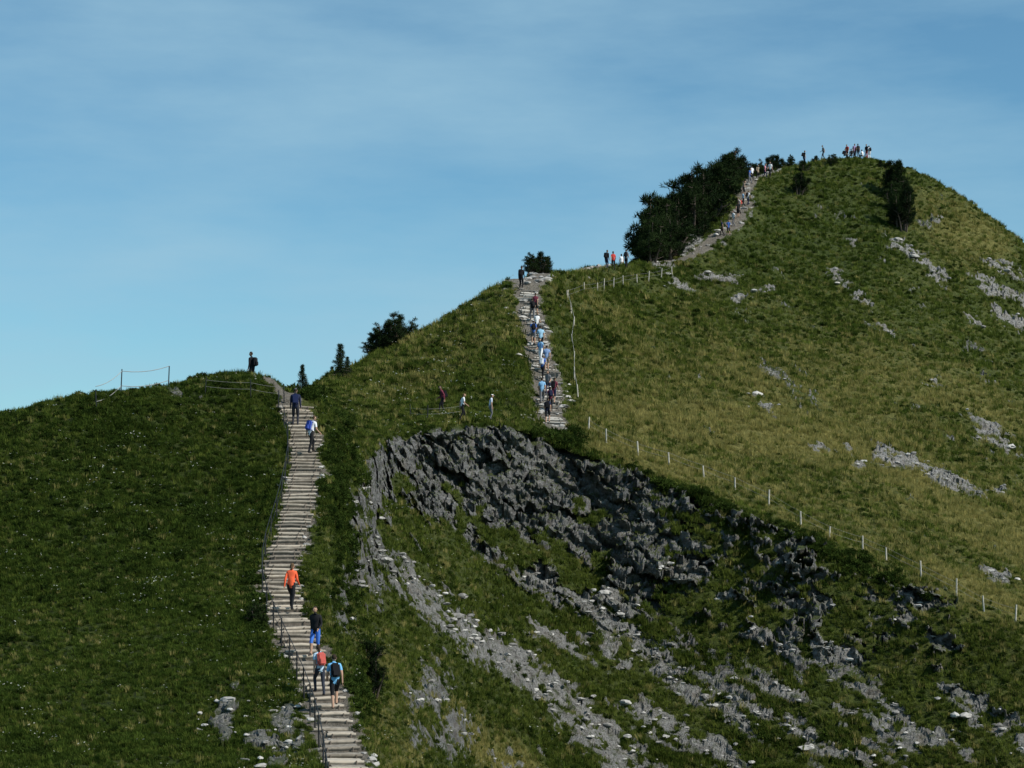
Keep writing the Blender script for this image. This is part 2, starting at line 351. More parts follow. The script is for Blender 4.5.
def person(loc,head,shirt,pants,hair=(.03,.02,.012),skin=(.42,.26,.18),pack=None,pose='walk',lean=8,shorts=False,sleeves=False,hat=None,pole=False,scale=1.0,ph=1,female=False):
    V=Vector; lr=math.radians(lean); st=.15 if pose=='climb' else 0
    pel=V((0,0,.93+st*.45))
    if pose=='stand': fl,fr=V((-.12,.03,.085)),V((.11,-.03,.085)); hl,hr=V((-.24,.05,-.55)),V((.24,.04,-.55))
    elif pose=='sit': pel=V((0,0,.42)); fl,fr=V((-.14,.5,.085)),V((.14,.46,.085)); hl,hr=V((-.2,.34,-.38)),V((.2,.34,-.38))
    elif pose=='phone': fl,fr=V((-.12,.03,.085)),V((.11,-.03,.085)); hl,hr=V((-.08,.32,-.12)),V((.08,.32,-.1))
    else:
        fl,fr=V((-.08,.24,.09+st)),V((.08,-.2,.1)); hl,hr=V((-.24,-.16,-.52)),V((.22,.22,-.44))
        if ph<0: fl,fr=V((-.08,-.2,.1)),V((.08,.24,.09+st)); hl,hr=V((-.22,.22,-.44)),V((.24,-.16,-.52))
    R=Matrix.Rotation(-lr,3,'X'); sw=.165 if female else .185
    up=lambda x,y,z:pel+R@V((x,y,z))
    J={};
    J['pel']=pel; J['sp']=up(0,.0,.2); J['ch']=up(0,.0,.42); J['nk']=up(0,.0,.57); J['nk2']=up(0,.02,.63)
    rad=dict(pel=(.165 if not female else .17,.125),sp=(.15 if not female else .13,.11),ch=(.18 if not female else .15,.125),nk=(.068,.062),nk2=(.055,.055))
    E=[('pel','sp','s'),('sp','ch','s'),('ch','nk','s'),('nk','nk2','k')]
    for s,sx,f,h in (('l',-1,fl,hl),('r',1,fr,hr)):
        sh=up(sx*sw,0,.50); J['sh'+s]=sh; rad['sh'+s]=(.072,.072)
        hd=sh+h-V((sx*sw,0,0)) ; el,wr=ik(sh,hd,.30,.26,V((sx*.15,-1,0)))
        J['el'+s]=el; J['wr'+s]=wr; u=(wr-el).normalized(); J['pm'+s]=wr+u*.075
        rad['el'+s]=(.050,.050); rad['wr'+s]=(.032,.032); rad['pm'+s]=(.038,.024)
        J['um'+s]=sh.lerp(el,.55); rad['um'+s]=(.060,.060)
        hp=pel+V((sx*.095,0,-.03)); kn,an=ik(hp,f,.44,.42,V((sx*.02,1,0)))
        J['hp'+s]=hp; J['tm'+s]=hp.lerp(kn,.5); J['kn'+s]=kn; J['cm'+s]=kn.lerp(an,.35)+V((0,-.015,0)); J['an'+s]=an; J['to'+s]=an+V((sx*.02,.16,-.045)); J['he'+s]=an+V((0,-.05,-.045))
        rad['hp'+s]=(.102,.105); rad['tm'+s]=(.088,.09); rad['kn'+s]=(.064,.066); rad['cm'+s]=(.060,.062); rad['an'+s]=(.042,.044); rad['to'+s]=(.044,.032); rad['he'+s]=(.038,.034)
        sl='s' if sleeves else 'k'
        E+=[('ch','sh'+s,'s'),('sh'+s,'um'+s,'s'),('um'+s,'el'+s,sl),('el'+s,'wr'+s,sl),('wr'+s,'pm'+s,'k'),('pel','hp'+s,'p'),('hp'+s,'tm'+s,'p'),('tm'+s,'kn'+s,'p'),('kn'+s,'cm'+s,'k' if shorts else 'p'),('cm'+s,'an'+s,'k' if shorts else 'p'),('an'+s,'to'+s,'b'),('an'+s,'he'+s,'b')]
    names=list(J); bm=bmesh.new(); lay=bm.verts.layers.skin.verify()
    vs={n:bm.verts.new(J[n]) for n in names}
    for n in names: vs[n][lay].radius=rad[n]; vs[n][lay].use_root=(n=='pel')
    for a,b_,t in E: bm.edges.new((vs[a],vs[b_]))
    me=bpy.data.meshes.new('tmp'); bm.to_mesh(me); bm.free()
    ob=bpy.data.objects.new('tmp',me); link(ob)
    sk=ob.modifiers.new('s','SKIN'); sk.use_smooth_shade=True; su=ob.modifiers.new('u','SUBSURF'); su.levels=1; su.render_levels=1
    dgp=bpy.context.evaluated_depsgraph_get(); ev=ob.evaluated_get(dgp); m2=bpy.data.meshes.new_from_object(ev)
    bpy.data.objects.remove(ob); 
    bm=bmesh.new(); bm.from_mesh(m2)
    mats=[cmat('cloth_top',shirt),cmat('cloth_trousers',pants),cmat('skin',skin),cmat('hair',hair),cmat('shoe',(.05,.04,.035)),cmat('backpack_fabric',pack or (.03,.03,.035)),cmat('eye',(.01,.01,.01)),cmat('hat',hat or (.5,.5,.48)),cmat('lip',(.3,.1,.08))]
    mi={'s':0,'p':1,'k':2,'b':4}
    A=np.array([J[e[0]] for e in E]); B=np.array([J[e[1]] for e in E]); rr=np.array([rad[e[0]][0]*.5+rad[e[1]][0]*.5 for e in E])
    for f in bm.faces:
        c=np.array(f.calc_center_median()); ab=B-A; t=np.clip(((c-A)*ab).sum(1)/(ab*ab).sum(1),0,1)
        d=np.linalg.norm(A+ab*t[:,None]-c,axis=1)-rr; f.material_index=mi[E[int(d.argmin())][2]]; f.smooth=True
    # head
    hc=J['nk2']+R@V((0,.025,.115)); HR=Matrix.Rotation(-lr*.4,3,'X')
    ball(bm,hc,(.078,.098,.12),2,HR)
    ball(bm,hc+HR@V((0,-.012,.018)),(.087,.102,.116),3,HR,2,lambda c:(c.z>.35 or c.y<-.25) and c.z>-.75)
    tube(bm,hc+HR@V((0,.085,.012)),hc+HR@V((0,.115,-.02)),.008,.016,2,5)
    for sx in (-1,1):
        ball(bm,hc+HR@V((sx*.03,.086,.012)),(.013,.009,.008),6,None,1); ball(bm,hc+HR@V((sx*.081,-.005,-.005)),(.012,.022,.032),2,None,1)
    ball(bm,hc+HR@V((0,.085,-.052)),(.025,.008,.007),8,None,1)
    if female: ball(bm,hc+HR@V((0,-.09,-.07)),(.05,.04,.14),3,HR,1)
    if hat:
        ball(bm,hc+HR@V((0,-.005,.03)),(.092,.108,.105),7,HR,2,lambda c:c.z>.15); rbox(bm,hc+HR@V((0,.13,.055)),(.13,.1,.012),7,HR,.004)
    # fingers
    for s,sx in (('l',-1),('r',1)):
        w=J['wr'+s]; u=(J['pm'+s]-w).normalized(); sd=V((0,1,0)); sd=(sd-u*sd.dot(u)).normalized(); nn=u.cross(sd).normalized()*(-sx)
        for k,(o,l) in enumerate(((-.027,.06),(-.009,.075),(.009,.08),(.026,.07))):
            p=w+u*.085+sd*o; q=p+u*l*.55+nn*-.004; e=q+(u*.75+nn*(-.6)).normalized()*l*.5
            tube(bm,p,q,.0095,.0085,2,5); tube(bm,q,e,.0085,.006,2,5)
        p=w+u*.03+sd*.028; q=p+(u*.7+sd*.7)*.04; tube(bm,p,q,.011,.0095,2,5); tube(bm,q,q+(u*.95+sd*.2)*.03,.0095,.007,2,5)
    if pack:
        rbox(bm,up(0,-.21,.32),(.29,.19,.46),5,R,.05); rbox(bm,up(0,-.32,.22),(.2,.08,.22),5,R,.03)
        for sx in (-1,1):
            tube(bm,up(sx*.1,-.12,.52),up(sx*.11,.09,.50),.02,.02,5); tube(bm,up(sx*.11,.1,.50),up(sx*.13,.1,.2),.02,.018,5); tube(bm,up(sx*.13,.1,.2),up(sx*.13,-.13,.12),.018,.018,5)
    nm='hiker'; me=bpy.data.meshes.new(nm); bm.to_mesh(me); bm.free(); bpy.data.meshes.remove(m2)
    for m in mats: me.materials.append(m)
    o=link(bpy.data.objects.new(nm,me)); o.location=loc; o.rotation_euler=(0,0,math.radians(head)); o.scale=(scale,)*3
    return o
BK=(.012,.012,.014); NV=(.015,.02,.05); WH=(.75,.76,.78); LB=(.22,.42,.62); BL=(.05,.14,.45); MR=(.16,.03,.05); GY=(.15,.15,.16); RD=(.5,.05,.04); TN=(.35,.28,.2); OR=(.85,.13,.05); PK=(.6,.25,.3)
def near(path,py):
    m=HZ-path[:,2]/path[:,1]*F; i=int(np.abs(m-py).argmin()); return path[i]
def on(path,py,dx=0):
    p=near(path,py); return Vector((p[0]+dx,p[1],p[2]+.0))
# heading 0 = uphill/away
person(on(stair1,612,.15),-12,OR,BK,pack=None,pose='climb',female=True,sleeves=True,lean=8,hair=(.10,.06,.03))
person(on(stair1,656,.3),160,BK,(.05,.16,.55),pack=None,pose='walk',shorts=True,sleeves=True,lean=2,ph=-1)
person(on(stair1,697,-.2),25,(.45,.6,.72),(.03,.035,.05),pack=(.5,.1,.08),pose='climb',female=True,lean=12,scale=.96)
person(on(stair1,711,.12),12,(.16,.42,.68),BK,pack=BK,pose='climb',ph=-1,shorts=True,lean=10)
person(on(stair1,426,-.25),0,NV,(.03,.03,.04),pack=(.02,.03,.09),pose='stand',lean=4,sleeves=True,hat=(.1,.1,.12))
person(on(stair1,455,.2),-40,WH,BK,pack=(.04,.08,.35),pose='climb',lean=16,hair=(.08,.05,.03))
q=spot(252,380,104,114); q=Vector((q.x*115.5/q.y,115.5,0)); q.z=ground(q.x,q.y)-.05
person(q,60,BK,BK,pack=BK,pose='stand',sleeves=True,lean=3)
person(spot(442,414,130,150),100,MR,BK,pack=BK,pose='walk',sleeves=True)
person(spot(462,420,132,150),-70,WH,BK,pose='walk',hair=(.12,.07,.03),female=True,scale=.92)
person(spot(490,420,132,150),-80,(.6,.65,.75),GY,pose='stand',hat=WH,scale=.9)
L2=[(424,-.45,NV,BK,BK),(412,.05,MR,BK,NV),(404,-.4,LB,GY,None),(404,.4,MR,NV,BK),(396,-.1,GY,NV,None),(379,-.3,BL,BK,WH),(372,.15,(.2,.3,.5),TN,None),(362,-.1,LB,WH,BL),(352,.1,(.3,.5,.65),BK,None),(345,-.3,BL,GY,BK),(335,.05,WH,BK,None),(322,-.1,BK,GY,BK),(316,.2,MR,BK,None)]
for i,(py,dx,s,p,k) in enumerate(L2):
    person(on(stair2,py,dx),random.uniform(-25,25)+(180 if i in (4,7,10) else 0),s,p,pack=k,pose='climb' if i not in (4,7,10) else 'walk',ph=1 if i%2 else -1,shorts=i%3==0,hat=WH if i%4==1 else None,female=i%3==1,scale=random.uniform(.92,1.03))
for px,py,s,p,k,po in ((520,289,BK,BK,BK,'stand'),(529,291,(.1,.07,.05),BK,None,'walk'),(606,269,BK,NV,BK,'stand'),(613,270,RD,BK,None,'walk'),(621,271,WH,TN,None,'stand'),(625,268,GY,BK,BK,'walk')):
    person(spot(px,py,168,232),random.uniform(-60,60),s,p,pack=k,pose=po,sleeves=(s==BK),female=px%2==1)
for px,py,s,p,k in ((727,235,BL,BK,BK),(722,236,NV,BK,None),(733,226,WH,GY,None),(739,214,(.6,.55,.5),BK,RD),(743,207,LB,BK,None),(747,205,WH,NV,BK),(737,218,BK,BK,None),(743,196,(.3,.2,.15),BK,None),(751,181,WH,BK,None),(757,179,TN,BK,BK),(764,178,PK,NV,None),(770,177,WH,BK,None),(776,176,BK,BK,RD),(748,184,BL,GY,None)):
    person(spot(px,py,235,290),random.uniform(0,360),s,p,pack=k,pose='walk',shorts=random.random()<.4,scale=random.uniform(.92,1.05))
for px,s,p,po in ((843,NV,BK,'sit'),(847,RD,BK,'stand'),(851,GY,BK,'sit'),(855,MR,NV,'phone'),(858,BK,BK,'stand'),(862,WH,BK,'sit'),(866,BK,RD,'stand'),(869,WH,WH,'stand'),(853,(.4,.3,.5),BK,'stand'),(803,BK,NV,'stand'),(822,GY,BK,'walk')):
    q=spot(px,150,270,300); person(q,random.uniform(0,360),s,p,pose=po,pack=BK if px%2 else None,scale=random.uniform(.93,1.04))

# ------------------------------------------------------------------ terrain mesh
def gridmesh(name,mat):
    me=bpy.data.meshes.new(name); nv=NC*NR
    co=np.stack([X,Y,Z],2).reshape(-1,3).astype(np.float32)
    i=np.arange(NC-1)[:,None]*NR+np.arange(NR-1)[None,:]
    fa=np.stack([i,i+NR,i+NR+1,i+1],2).reshape(-1).astype(np.int32)
    nf=len(fa)//4
    me.vertices.add(nv); me.vertices.foreach_set('co',co.ravel()); me.loops.add(nf*4); me.loops.foreach_set('vertex_index',fa)
    sm=~((rm[:-1,:-1]>.4).ravel())
    me.polygons.add(nf); me.polygons.foreach_set('loop_start',np.arange(nf,dtype=np.int32)*4); me.polygons.foreach_set('use_smooth',sm)
    me.update(calc_edges=True)
    for n,a in (('rock',rm),('dry',dry),('path',pathm),('pale',pale),('lush',lush)):
        at=me.attributes.new(n,'FLOAT','POINT'); at.data.foreach_set('value',a.ravel().astype(np.float32))
    me.materials.append(mat); return link(bpy.data.objects.new(name,me))
gridmesh('mountain_ridge',terrain_mat())
# valley floor reaching the horizon
bm=bmesh.new(); bmesh.ops.create_circle(bm,cap_ends=True,segments=64,radius=20000); me=bpy.data.meshes.new('valley_ground'); bm.to_mesh(me); bm.free()
me.materials.append(plain('valley_meadow',(.06,.085,.03),.4,.004)); vg=link(bpy.data.objects.new('valley_ground',me)); vg.location=(0,0,-130)

# ------------------------------------------------------------------ numpy mesh builder
class MB:
    def __init__(s): s.v=[];s.f=[];s.m=[];s.n=0
    def add(s,v,f,m=0):
        v=np.asarray(v,float); s.v.append(v); s.f+= [tuple(int(k)+s.n for k in q) for q in f]; s.m+=[m]*len(f); s.n+=len(v)
    def box(s,c,ax,ay,az,m=0):
        c=np.array(c);ax,ay,az=map(np.array,(ax,ay,az))
        v=[c+i*ax+j*ay+k*az for i in(-.5,.5) for j in(-.5,.5) for k in(-.5,.5)]
        s.add(v,[(0,1,3,2),(4,6,7,5),(0,4,5,1),(2,3,7,6),(0,2,6,4),(1,5,7,3)],m)
    def tube(s,P,R,m=0,n=6):
        P=[Vector(p) for p in P]; vs=[]
        for i,p in enumerate(P):
            d=(P[min(i+1,len(P)-1)]-P[max(i-1,0)]); q=d.to_track_quat('Z','Y').to_matrix(); r=R[i] if hasattr(R,'__len__') else R
            for k in range(n): vs.append(p+q@Vector((math.cos(6.2832*k/n)*r,math.sin(6.2832*k/n)*r,0)))
        fs=[(i*n+k,i*n+(k+1)%n,(i+1)*n+(k+1)%n,(i+1)*n+k) for i in range(len(P)-1) for k in range(n)]
        fs+=[tuple(range(n))[::-1],tuple((len(P)-1)*n+k for k in range(n))]
        s.add(vs,fs,m)
    def obj(s,name,mats,smooth=False,do=True):
        me=bpy.data.meshes.new(name); me.from_pydata(np.vstack(s.v).tolist(),[],s.f); me.polygons.foreach_set('material_index',s.m)
        if smooth: me.polygons.foreach_set('use_smooth',[True]*len(s.f))
        for m in mats: me.materials.append(m)
        o=bpy.data.objects.new(name,me)
        return link(o) if do else o
# ------------------------------------------------------------------ stairs
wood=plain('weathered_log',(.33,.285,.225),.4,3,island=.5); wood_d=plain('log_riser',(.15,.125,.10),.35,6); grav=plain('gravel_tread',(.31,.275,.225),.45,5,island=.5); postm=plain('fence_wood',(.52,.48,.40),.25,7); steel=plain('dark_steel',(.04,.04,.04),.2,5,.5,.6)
def stairs(P,wa,wb,name,mats,rise=.13,jit=.03,yj=.04):
    b=MB(); n=len(P); idx=[0]
    for j in range(1,n):
        if P[j,2]-P[idx[-1],2]>=rise*rng.uniform(.8,1.25) or np.hypot(*(P[j,:2]-P[idx[-1],:2]))>1.1: idx.append(j)
    for a,c in zip(idx[:-1],idx[1:]):
        p,q=P[a],P[c]; w=wa+(wb-wa)*a/n; d=q[:2]-p[:2]; L=np.hypot(*d); d/=L
        r=rng.normal(0,jit,5); h=.5; top=p[2]+.01+r[0]*.5
        ww=w*(1+r[1]*2.5); yaw=rng.normal(0,yj); dd=np.array([d[0]*math.cos(yaw)-d[1]*math.sin(yaw),d[0]*math.sin(yaw)+d[1]*math.cos(yaw)]); s=np.array([dd[1],-dd[0]])
        m=(p[:2]+q[:2])/2+s*r[4]
        b.box((m[0]+dd[0]*.06,m[1]+dd[1]*.06,top-h/2),(s[0]*ww,s[1]*ww,r[2]*.6),(dd[0]*(L+.1),dd[1]*(L+.1),0),(0,0,h),0)
        e=p[:2]+s*r[4]; tz=top+.012
        o=s*(ww/2+.03+abs(r[2]))
        b.tube([(e[0]-o[0],e[1]-o[1],tz-.06-r[2]*.3),(e[0],e[1],tz-.055+r[3]*.3),(e[0]+o[0],e[1]+o[1],tz-.06+r[2]*.3)],[.055,.062,.052],1,8)
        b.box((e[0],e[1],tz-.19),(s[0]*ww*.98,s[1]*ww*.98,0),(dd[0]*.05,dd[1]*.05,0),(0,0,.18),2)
        for sx in(-1,1):
            qx=e-dd*.08+s*sx*ww*.36; b.tube([(qx[0],qx[1],tz-.3),(qx[0],qx[1],tz-.02)],[.026,.022],2,6)
    return b.obj(name,mats)
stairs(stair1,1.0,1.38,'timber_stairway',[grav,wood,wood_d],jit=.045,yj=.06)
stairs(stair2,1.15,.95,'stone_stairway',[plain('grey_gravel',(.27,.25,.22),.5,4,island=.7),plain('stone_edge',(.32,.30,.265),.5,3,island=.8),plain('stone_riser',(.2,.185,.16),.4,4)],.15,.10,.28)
# hand rail
b=MB(); tops=[]; P=stair1; acc=1e9
for i in range(2,len(P)-2):
    acc+=np.hypot(*(P[i,:2]-P[i-1,:2]))
    if acc>2.0:
        acc=0; d=P[i+1,:2]-P[i-1,:2]; d/=np.hypot(*d); s=np.array([-d[1],d[0]]); q=P[i,:2]+s*(.66+.2*i/len(P)); z=P[i,2]-.15
        b.tube([(q[0],q[1],z-.3),(q[0]+rng.normal(0,.02),q[1],z+1.1)],[.03,.026],0,6); tops.append((q[0],q[1],z))
for h in(1.05,.6): b.tube([(t[0],t[1],t[2]+h) for t in tops],.010 if h<1 else .016,0,6)
b.obj('handrail',[steel])
# ------------------------------------------------------------------ fences
def fence(L,name,h=.95,d0=60,d1=310,wires=(.85,.5),r=.045,mat=postm,wr=.009,sag=.04):
    b=MB(); T_=[]
    for px,py in L:
        p=spot(px,py,d0,d1); hh=h*random.uniform(.8,1.12); ln=(random.uniform(-.1,.1),random.uniform(-.05,.05))
        b.tube([(p.x,p.y,p.z-.3),(p.x+ln[0],p.y+ln[1],p.z+hh)],[r*1.05,r*.9],0,7); T_.append((p,ln,hh))
    for w in wires:
        for (p,l,_),(q,k,_) in zip(T_[:-1],T_[1:]):
            A=Vector((p.x+l[0]*w,p.y+l[1]*w,p.z+w*h)); B=Vector((q.x+k[0]*w,q.y+k[1]*w,q.z+w*h)); n=5
            b.tube([A.lerp(B,t/n)-Vector((0,0,sag*4*(t/n)*(1-t/n))) for t in range(n+1)],wr,1,4)
    return b.obj(name,[mat,plain('fence_wire',(.28,.27,.25),.2,5,.5)])
fence([(566,300),(571,312),(573,328),(572,345),(573,362),(574,380),(577,398)],'pasture_fence',d1=205,wr=.018,wires=(.8,))
fence([(588,432),(605,443),(638,456),(669,465),(703,477),(735,490),(768,505),(800,524),(828,539),(862,551),(886,561),(921,578),(956,595),(984,611),(1015,623)],'pasture_fence',d1=205,r=.055,wr=.006)
fence([(566,300),(583,294),(597,292),(603,291),(612,289),(623,286),(636,283),(648,281),(660,279),(672,276)],'pasture_fence',d0=150,d1=235,h=.95,wr=.006,r=.045)
fence([(96,410),(120,392),(167,388)],'wire_fence',h=1.1,d0=95,d1=116,r=.03,mat=steel,wires=(1.0,.35),sag=.14,wr=.015)
fence([(204,396),(250,398),(283,402)],'wire_fence',h=.9,d0=95,d1=112,r=.025,mat=steel,wr=.006)
fence([(410,420),(426,421),(462,418)],'wire_fence',h=.9,d0=125,d1=145,r=.035,mat=steel,wr=.006)

# ------------------------------------------------------------------ loose rocks
def rockmesh(b,c,s,r,m=0):
    bm=bmesh.new(); bmesh.ops.create_icosphere(bm,subdivisions=2,radius=1)
    v=np.array([x.co for x in bm.verts]); f=[[k.index for k in q.verts] for q in bm.faces]; bm.free()
    o=r.random(3)*50; n=vn(v[:,0]*1.3+o[0],v[:,1]*1.3+o[1],v[:,2]*1.3+o[2]); v=v*(1+.5*n[:,None]); v=np.round(v*2.2)/2.2*.6+v*.4
    a=r.random()*6.28; v=v*np.array([1.3,.8,.5])*s; v=v@np.array([[math.cos(a),-math.sin(a),0],[math.sin(a),math.cos(a),0],[0,0,1]]); b.add(v+c,f,m)
b=MB(); cand=np.argwhere((rm>.2)&(PT>2)&(PT<10.9)&(PX>150)&(PX<1060)&(pale>.2)&(PYf>150))
for k in rng.choice(len(cand),800,replace=False):
    i,j=cand[k]; d=Y[i,j]; s=min(d/120,1.5)*rng.uniform(.05,.2)*(1.8 if rng.random()<.06 else 1); rockmesh(b,np.array([X[i,j]+rng.normal(0,.5),Y[i,j],Z[i,j]]),s,rng)
for P_ in (path4,path3,stair2):
    for _ in range(100):
        i=rng.integers(0,len(P_)); x=P_[i,0]+rng.normal(0,.9); y=P_[i,1]+rng.normal(0,.8); rockmesh(b,np.array([x,y,ground(x,y)]),rng.uniform(.08,.34),rng)
for _ in range(90):
    i=rng.integers(0,len(stair1)); x=stair1[i,0]+rng.choice([-1,1],p=[.35,.65])*rng.uniform(.6,.95); y=stair1[i,1]; rockmesh(b,np.array([x,y,ground(x,y)]),rng.uniform(.05,.17),rng)
b.obj('loose_rocks',[plain('limestone',(.33,.315,.29),.5,1.5,island=.4)])

# ------------------------------------------------------------------ foliage sources
def tuft(n,h,sp,w,r,bend=.5):
    v=[];f=[]
    for i in range(n):
        a=r.random()*6.28; rad=sp*math.sqrt(r.random()); bx,by=rad*math.cos(a),rad*math.sin(a); a2=a+r.normal(0,.8); hh=h*r.uniform(.6,1.1); L=bend*hh*r.uniform(.3,1.1)
        dx,dy=math.cos(a2),math.sin(a2); px,py=-dy*w,dx*w; k=len(v)
        v+=[(bx-px,by-py,-.05),(bx+px,by+py,-.05),(bx+dx*L*.35+px*.7,by+dy*L*.35+py*.7,hh*.6),(bx+dx*L*.35-px*.7,by+dy*L*.35-py*.7,hh*.6),(bx+dx*L,by+dy*L,hh)]
        f+=[(k,k+1,k+2,k+3),(k+3,k+2,k+4)]
    return np.array(v),f
def leaves(cs,rad,n,size,r,up=.3,thin=.35):
    C=np.repeat(np.array(cs),n,0); R=np.repeat(np.array(rad),n)
    d=r.normal(size=(len(C),3)); d/=np.linalg.norm(d,axis=1)[:,None]; p=C+d*(R*r.random(len(C))**.4)[:,None]*np.array([1,1,.75])
    q=d+r.normal(0,.5,d.shape)+np.array([0,0,up]); q/=np.linalg.norm(q,axis=1)[:,None]; s=np.cross(q,r.normal(size=q.shape)); s/=np.linalg.norm(s,axis=1)[:,None]
    L=size*r.uniform(.6,1.3,len(C))[:,None]
    v=np.stack([p-s*L*thin*.5,p+s*L*thin*.5,p+q*L],1).reshape(-1,3); f=np.arange(len(v)).reshape(-1,3).tolist()
    return v,f
src=bpy.data.collections.new('ground_cover_sources')
grassm=leaf_mat('grass_blades',(.030,.048,.008),(.16,.195,.038),.45); lushm=leaf_mat('meadow_herbs',(.018,.036,.006),(.085,.125,.022),.4); drym=leaf_mat('dry_grass_blades',(.14,.145,.035),(.40,.35,.125),.45); shm=leaf_mat('shrub_leaves',(.014,.026,.006),(.055,.085,.017),.3); flm=plain('white_flowers',(.6,.6,.5),.1)
def mk(name,parts):
    b=MB()
    for (v,f),m in parts: b.add(v,f,m)
    return b
def srcobj(name,parts,mats):
    o=mk(name,parts).obj(name,mats,False,False); src.objects.link(o)
r=rng
srcobj('a0_tuft',[(tuft(26,1,.55,.05,r),0)],[grassm])
srcobj('a1_tuft',[(tuft(22,.8,.7,.06,r,.9),0)],[grassm])
srcobj('a2_dry',[(tuft(28,1.1,.6,.04,r),0)],[drym])
srcobj('a3_shrub',[(leaves([(0,0,.35),(.3,.1,.3),(-.3,.15,.25),(0,-.3,.3)],[.4,.35,.35,.3],60,.22,r,.4,.6),0)],[shm])
srcobj('a4_herb',[(leaves([(0,0,.2),(.3,.2,.15)],[.35,.25],26,.28,r,.2,.8),0)],[lushm])
fl=[]; 
for _ in range(3):
    x,y=r.normal(0,.5,2); fl.append((leaves([(x,y,.9)],[.05],5,.10,r,.5,.9),1))
srcobj('a5_flower',[(tuft(14,.9,.6,.05,r),0)]+fl,[grassm,flm])
srcobj('a6_lush',[(tuft(26,1,.6,.055,r,.7),0)],[lushm])
def scatter(name,pts,idx,scl):
    me=bpy.data.meshes.new(name); me.from_pydata(pts.tolist(),[],[])
    a=me.attributes.new('idx','INT','POINT'); a.data.foreach_set('value',idx.astype(np.int32))
    a=me.attributes.new('scl','FLOAT','POINT'); a.data.foreach_set('value',scl.astype(np.float32))
    rot=np.zeros((len(pts),3),np.float32); rot[:,2]=rng.random(len(pts))*6.28; rot[:,:2]=rng.normal(0,.15,(len(pts),2))
    a=me.attributes.new('rot','FLOAT_VECTOR','POINT'); a.data.foreach_set('vector',rot.ravel())
    o=link(bpy.data.objects.new(name,me)); ng=bpy.data.node_groups.new(name,'GeometryNodeTree')
    ng.interface.new_socket('Geometry',in_out='INPUT',socket_type='NodeSocketGeometry'); ng.interface.new_socket('Geometry',in_out='OUTPUT',socket_type='NodeSocketGeometry')
    gi=ng.nodes.new('NodeGroupInput'); go=ng.nodes.new('NodeGroupOutput'); ip=ng.nodes.new('GeometryNodeInstanceOnPoints'); ci=ng.nodes.new('GeometryNodeCollectionInfo')
    ci.inputs['Collection'].default_value=src; ci.inputs['Separate Children'].default_value=True; ci.inputs['Reset Children'].default_value=True
    ip.inputs['Pick Instance'].default_value=True
    def na(n,t):
        q=ng.nodes.new('GeometryNodeInputNamedAttribute'); q.data_type=t; q.inputs['Name'].default_value=n
        return [s for s in q.outputs if s.enabled and s.name=='Attribute'][0]
    L=ng.links; L.new(gi.outputs[0],ip.inputs['Points']); L.new(ci.outputs[0],ip.inputs['Instance']); L.new(na('idx','INT'),ip.inputs['Instance Index']); L.new(na('rot','FLOAT_VECTOR'),ip.inputs['Rotation']); L.new(na('scl','FLOAT'),ip.inputs['Scale']); L.new(ip.outputs[0],go.inputs[0])
    md=o.modifiers.new('scatter','NODES'); md.node_group=ng; return o
ok=(rm<.45)&(pathm<.3)&(PT>1.6)&(PT<11.3)&(PX>-150)&(PX<1200)&(Y>55)
for P_,w_ in ((stair1,.60),(stair2,.62)):
    sel,wt,bz,best=carve(P_,.1,1.6); t=ok[sel]; t&=best>w_; ok[sel]=t
cand=np.argwhere(ok); M=165000
ch=cand[rng.integers(0,len(cand),M)]; I,J_=ch[:,0],ch[:,1]
pts=np.stack([X[I,J_],Y[I,J_],Z[I,J_]],1); pts[:,0]+=rng.normal(0,.04,M)
scl=(.11+.17*rng.random(M)**2+.12*np.clip(n2[I,J_]+.2,0,1))*np.clip(pts[:,1]/100,.8,1.7)
u=rng.random(M); idx=np.where(u<.42,0,np.where(u<.75,1,4))
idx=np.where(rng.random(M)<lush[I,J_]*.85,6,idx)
idx=np.where(rng.random(M)<dry[I,J_]*.9*(1-.7*lush[I,J_]),2,idx)
sh=np.clip(n1[I,J_]*1.1+.2*n2[I,J_]-.20,0,1)*1.5
shz=np.maximum.reduce([blob(340,480,16,70),blob(345,560,16,80),blob(365,680,14,50),blob(255,600,12,40),blob(560,445,60,10),blob(690,500,90,12,22),blob(850,565,90,10,25),blob(300,400,30,14),blob(130,480,180,110)*.3,blob(210,390,50,8)*.5,sstep(5.6,5.1,PT)*sstep(4.9,5.1,PT)*(PX>360)*.6])[I,J_]
shrub=rng.random(M)<np.clip(sh+.4*shz+.03,0,.8)*(dry[I,J_]<.4); idx=np.where(shrub,3,idx); scl=np.where(shrub,scl*(1.1+1.2*shz*rng.random(M)),scl)
flw=(rng.random(M)<.014+.02*(n2[I,J_]>.2))&(PX[I,J_]<560); idx=np.where(flw,5,idx)
scatter('alpine_grass',pts,idx,scl)

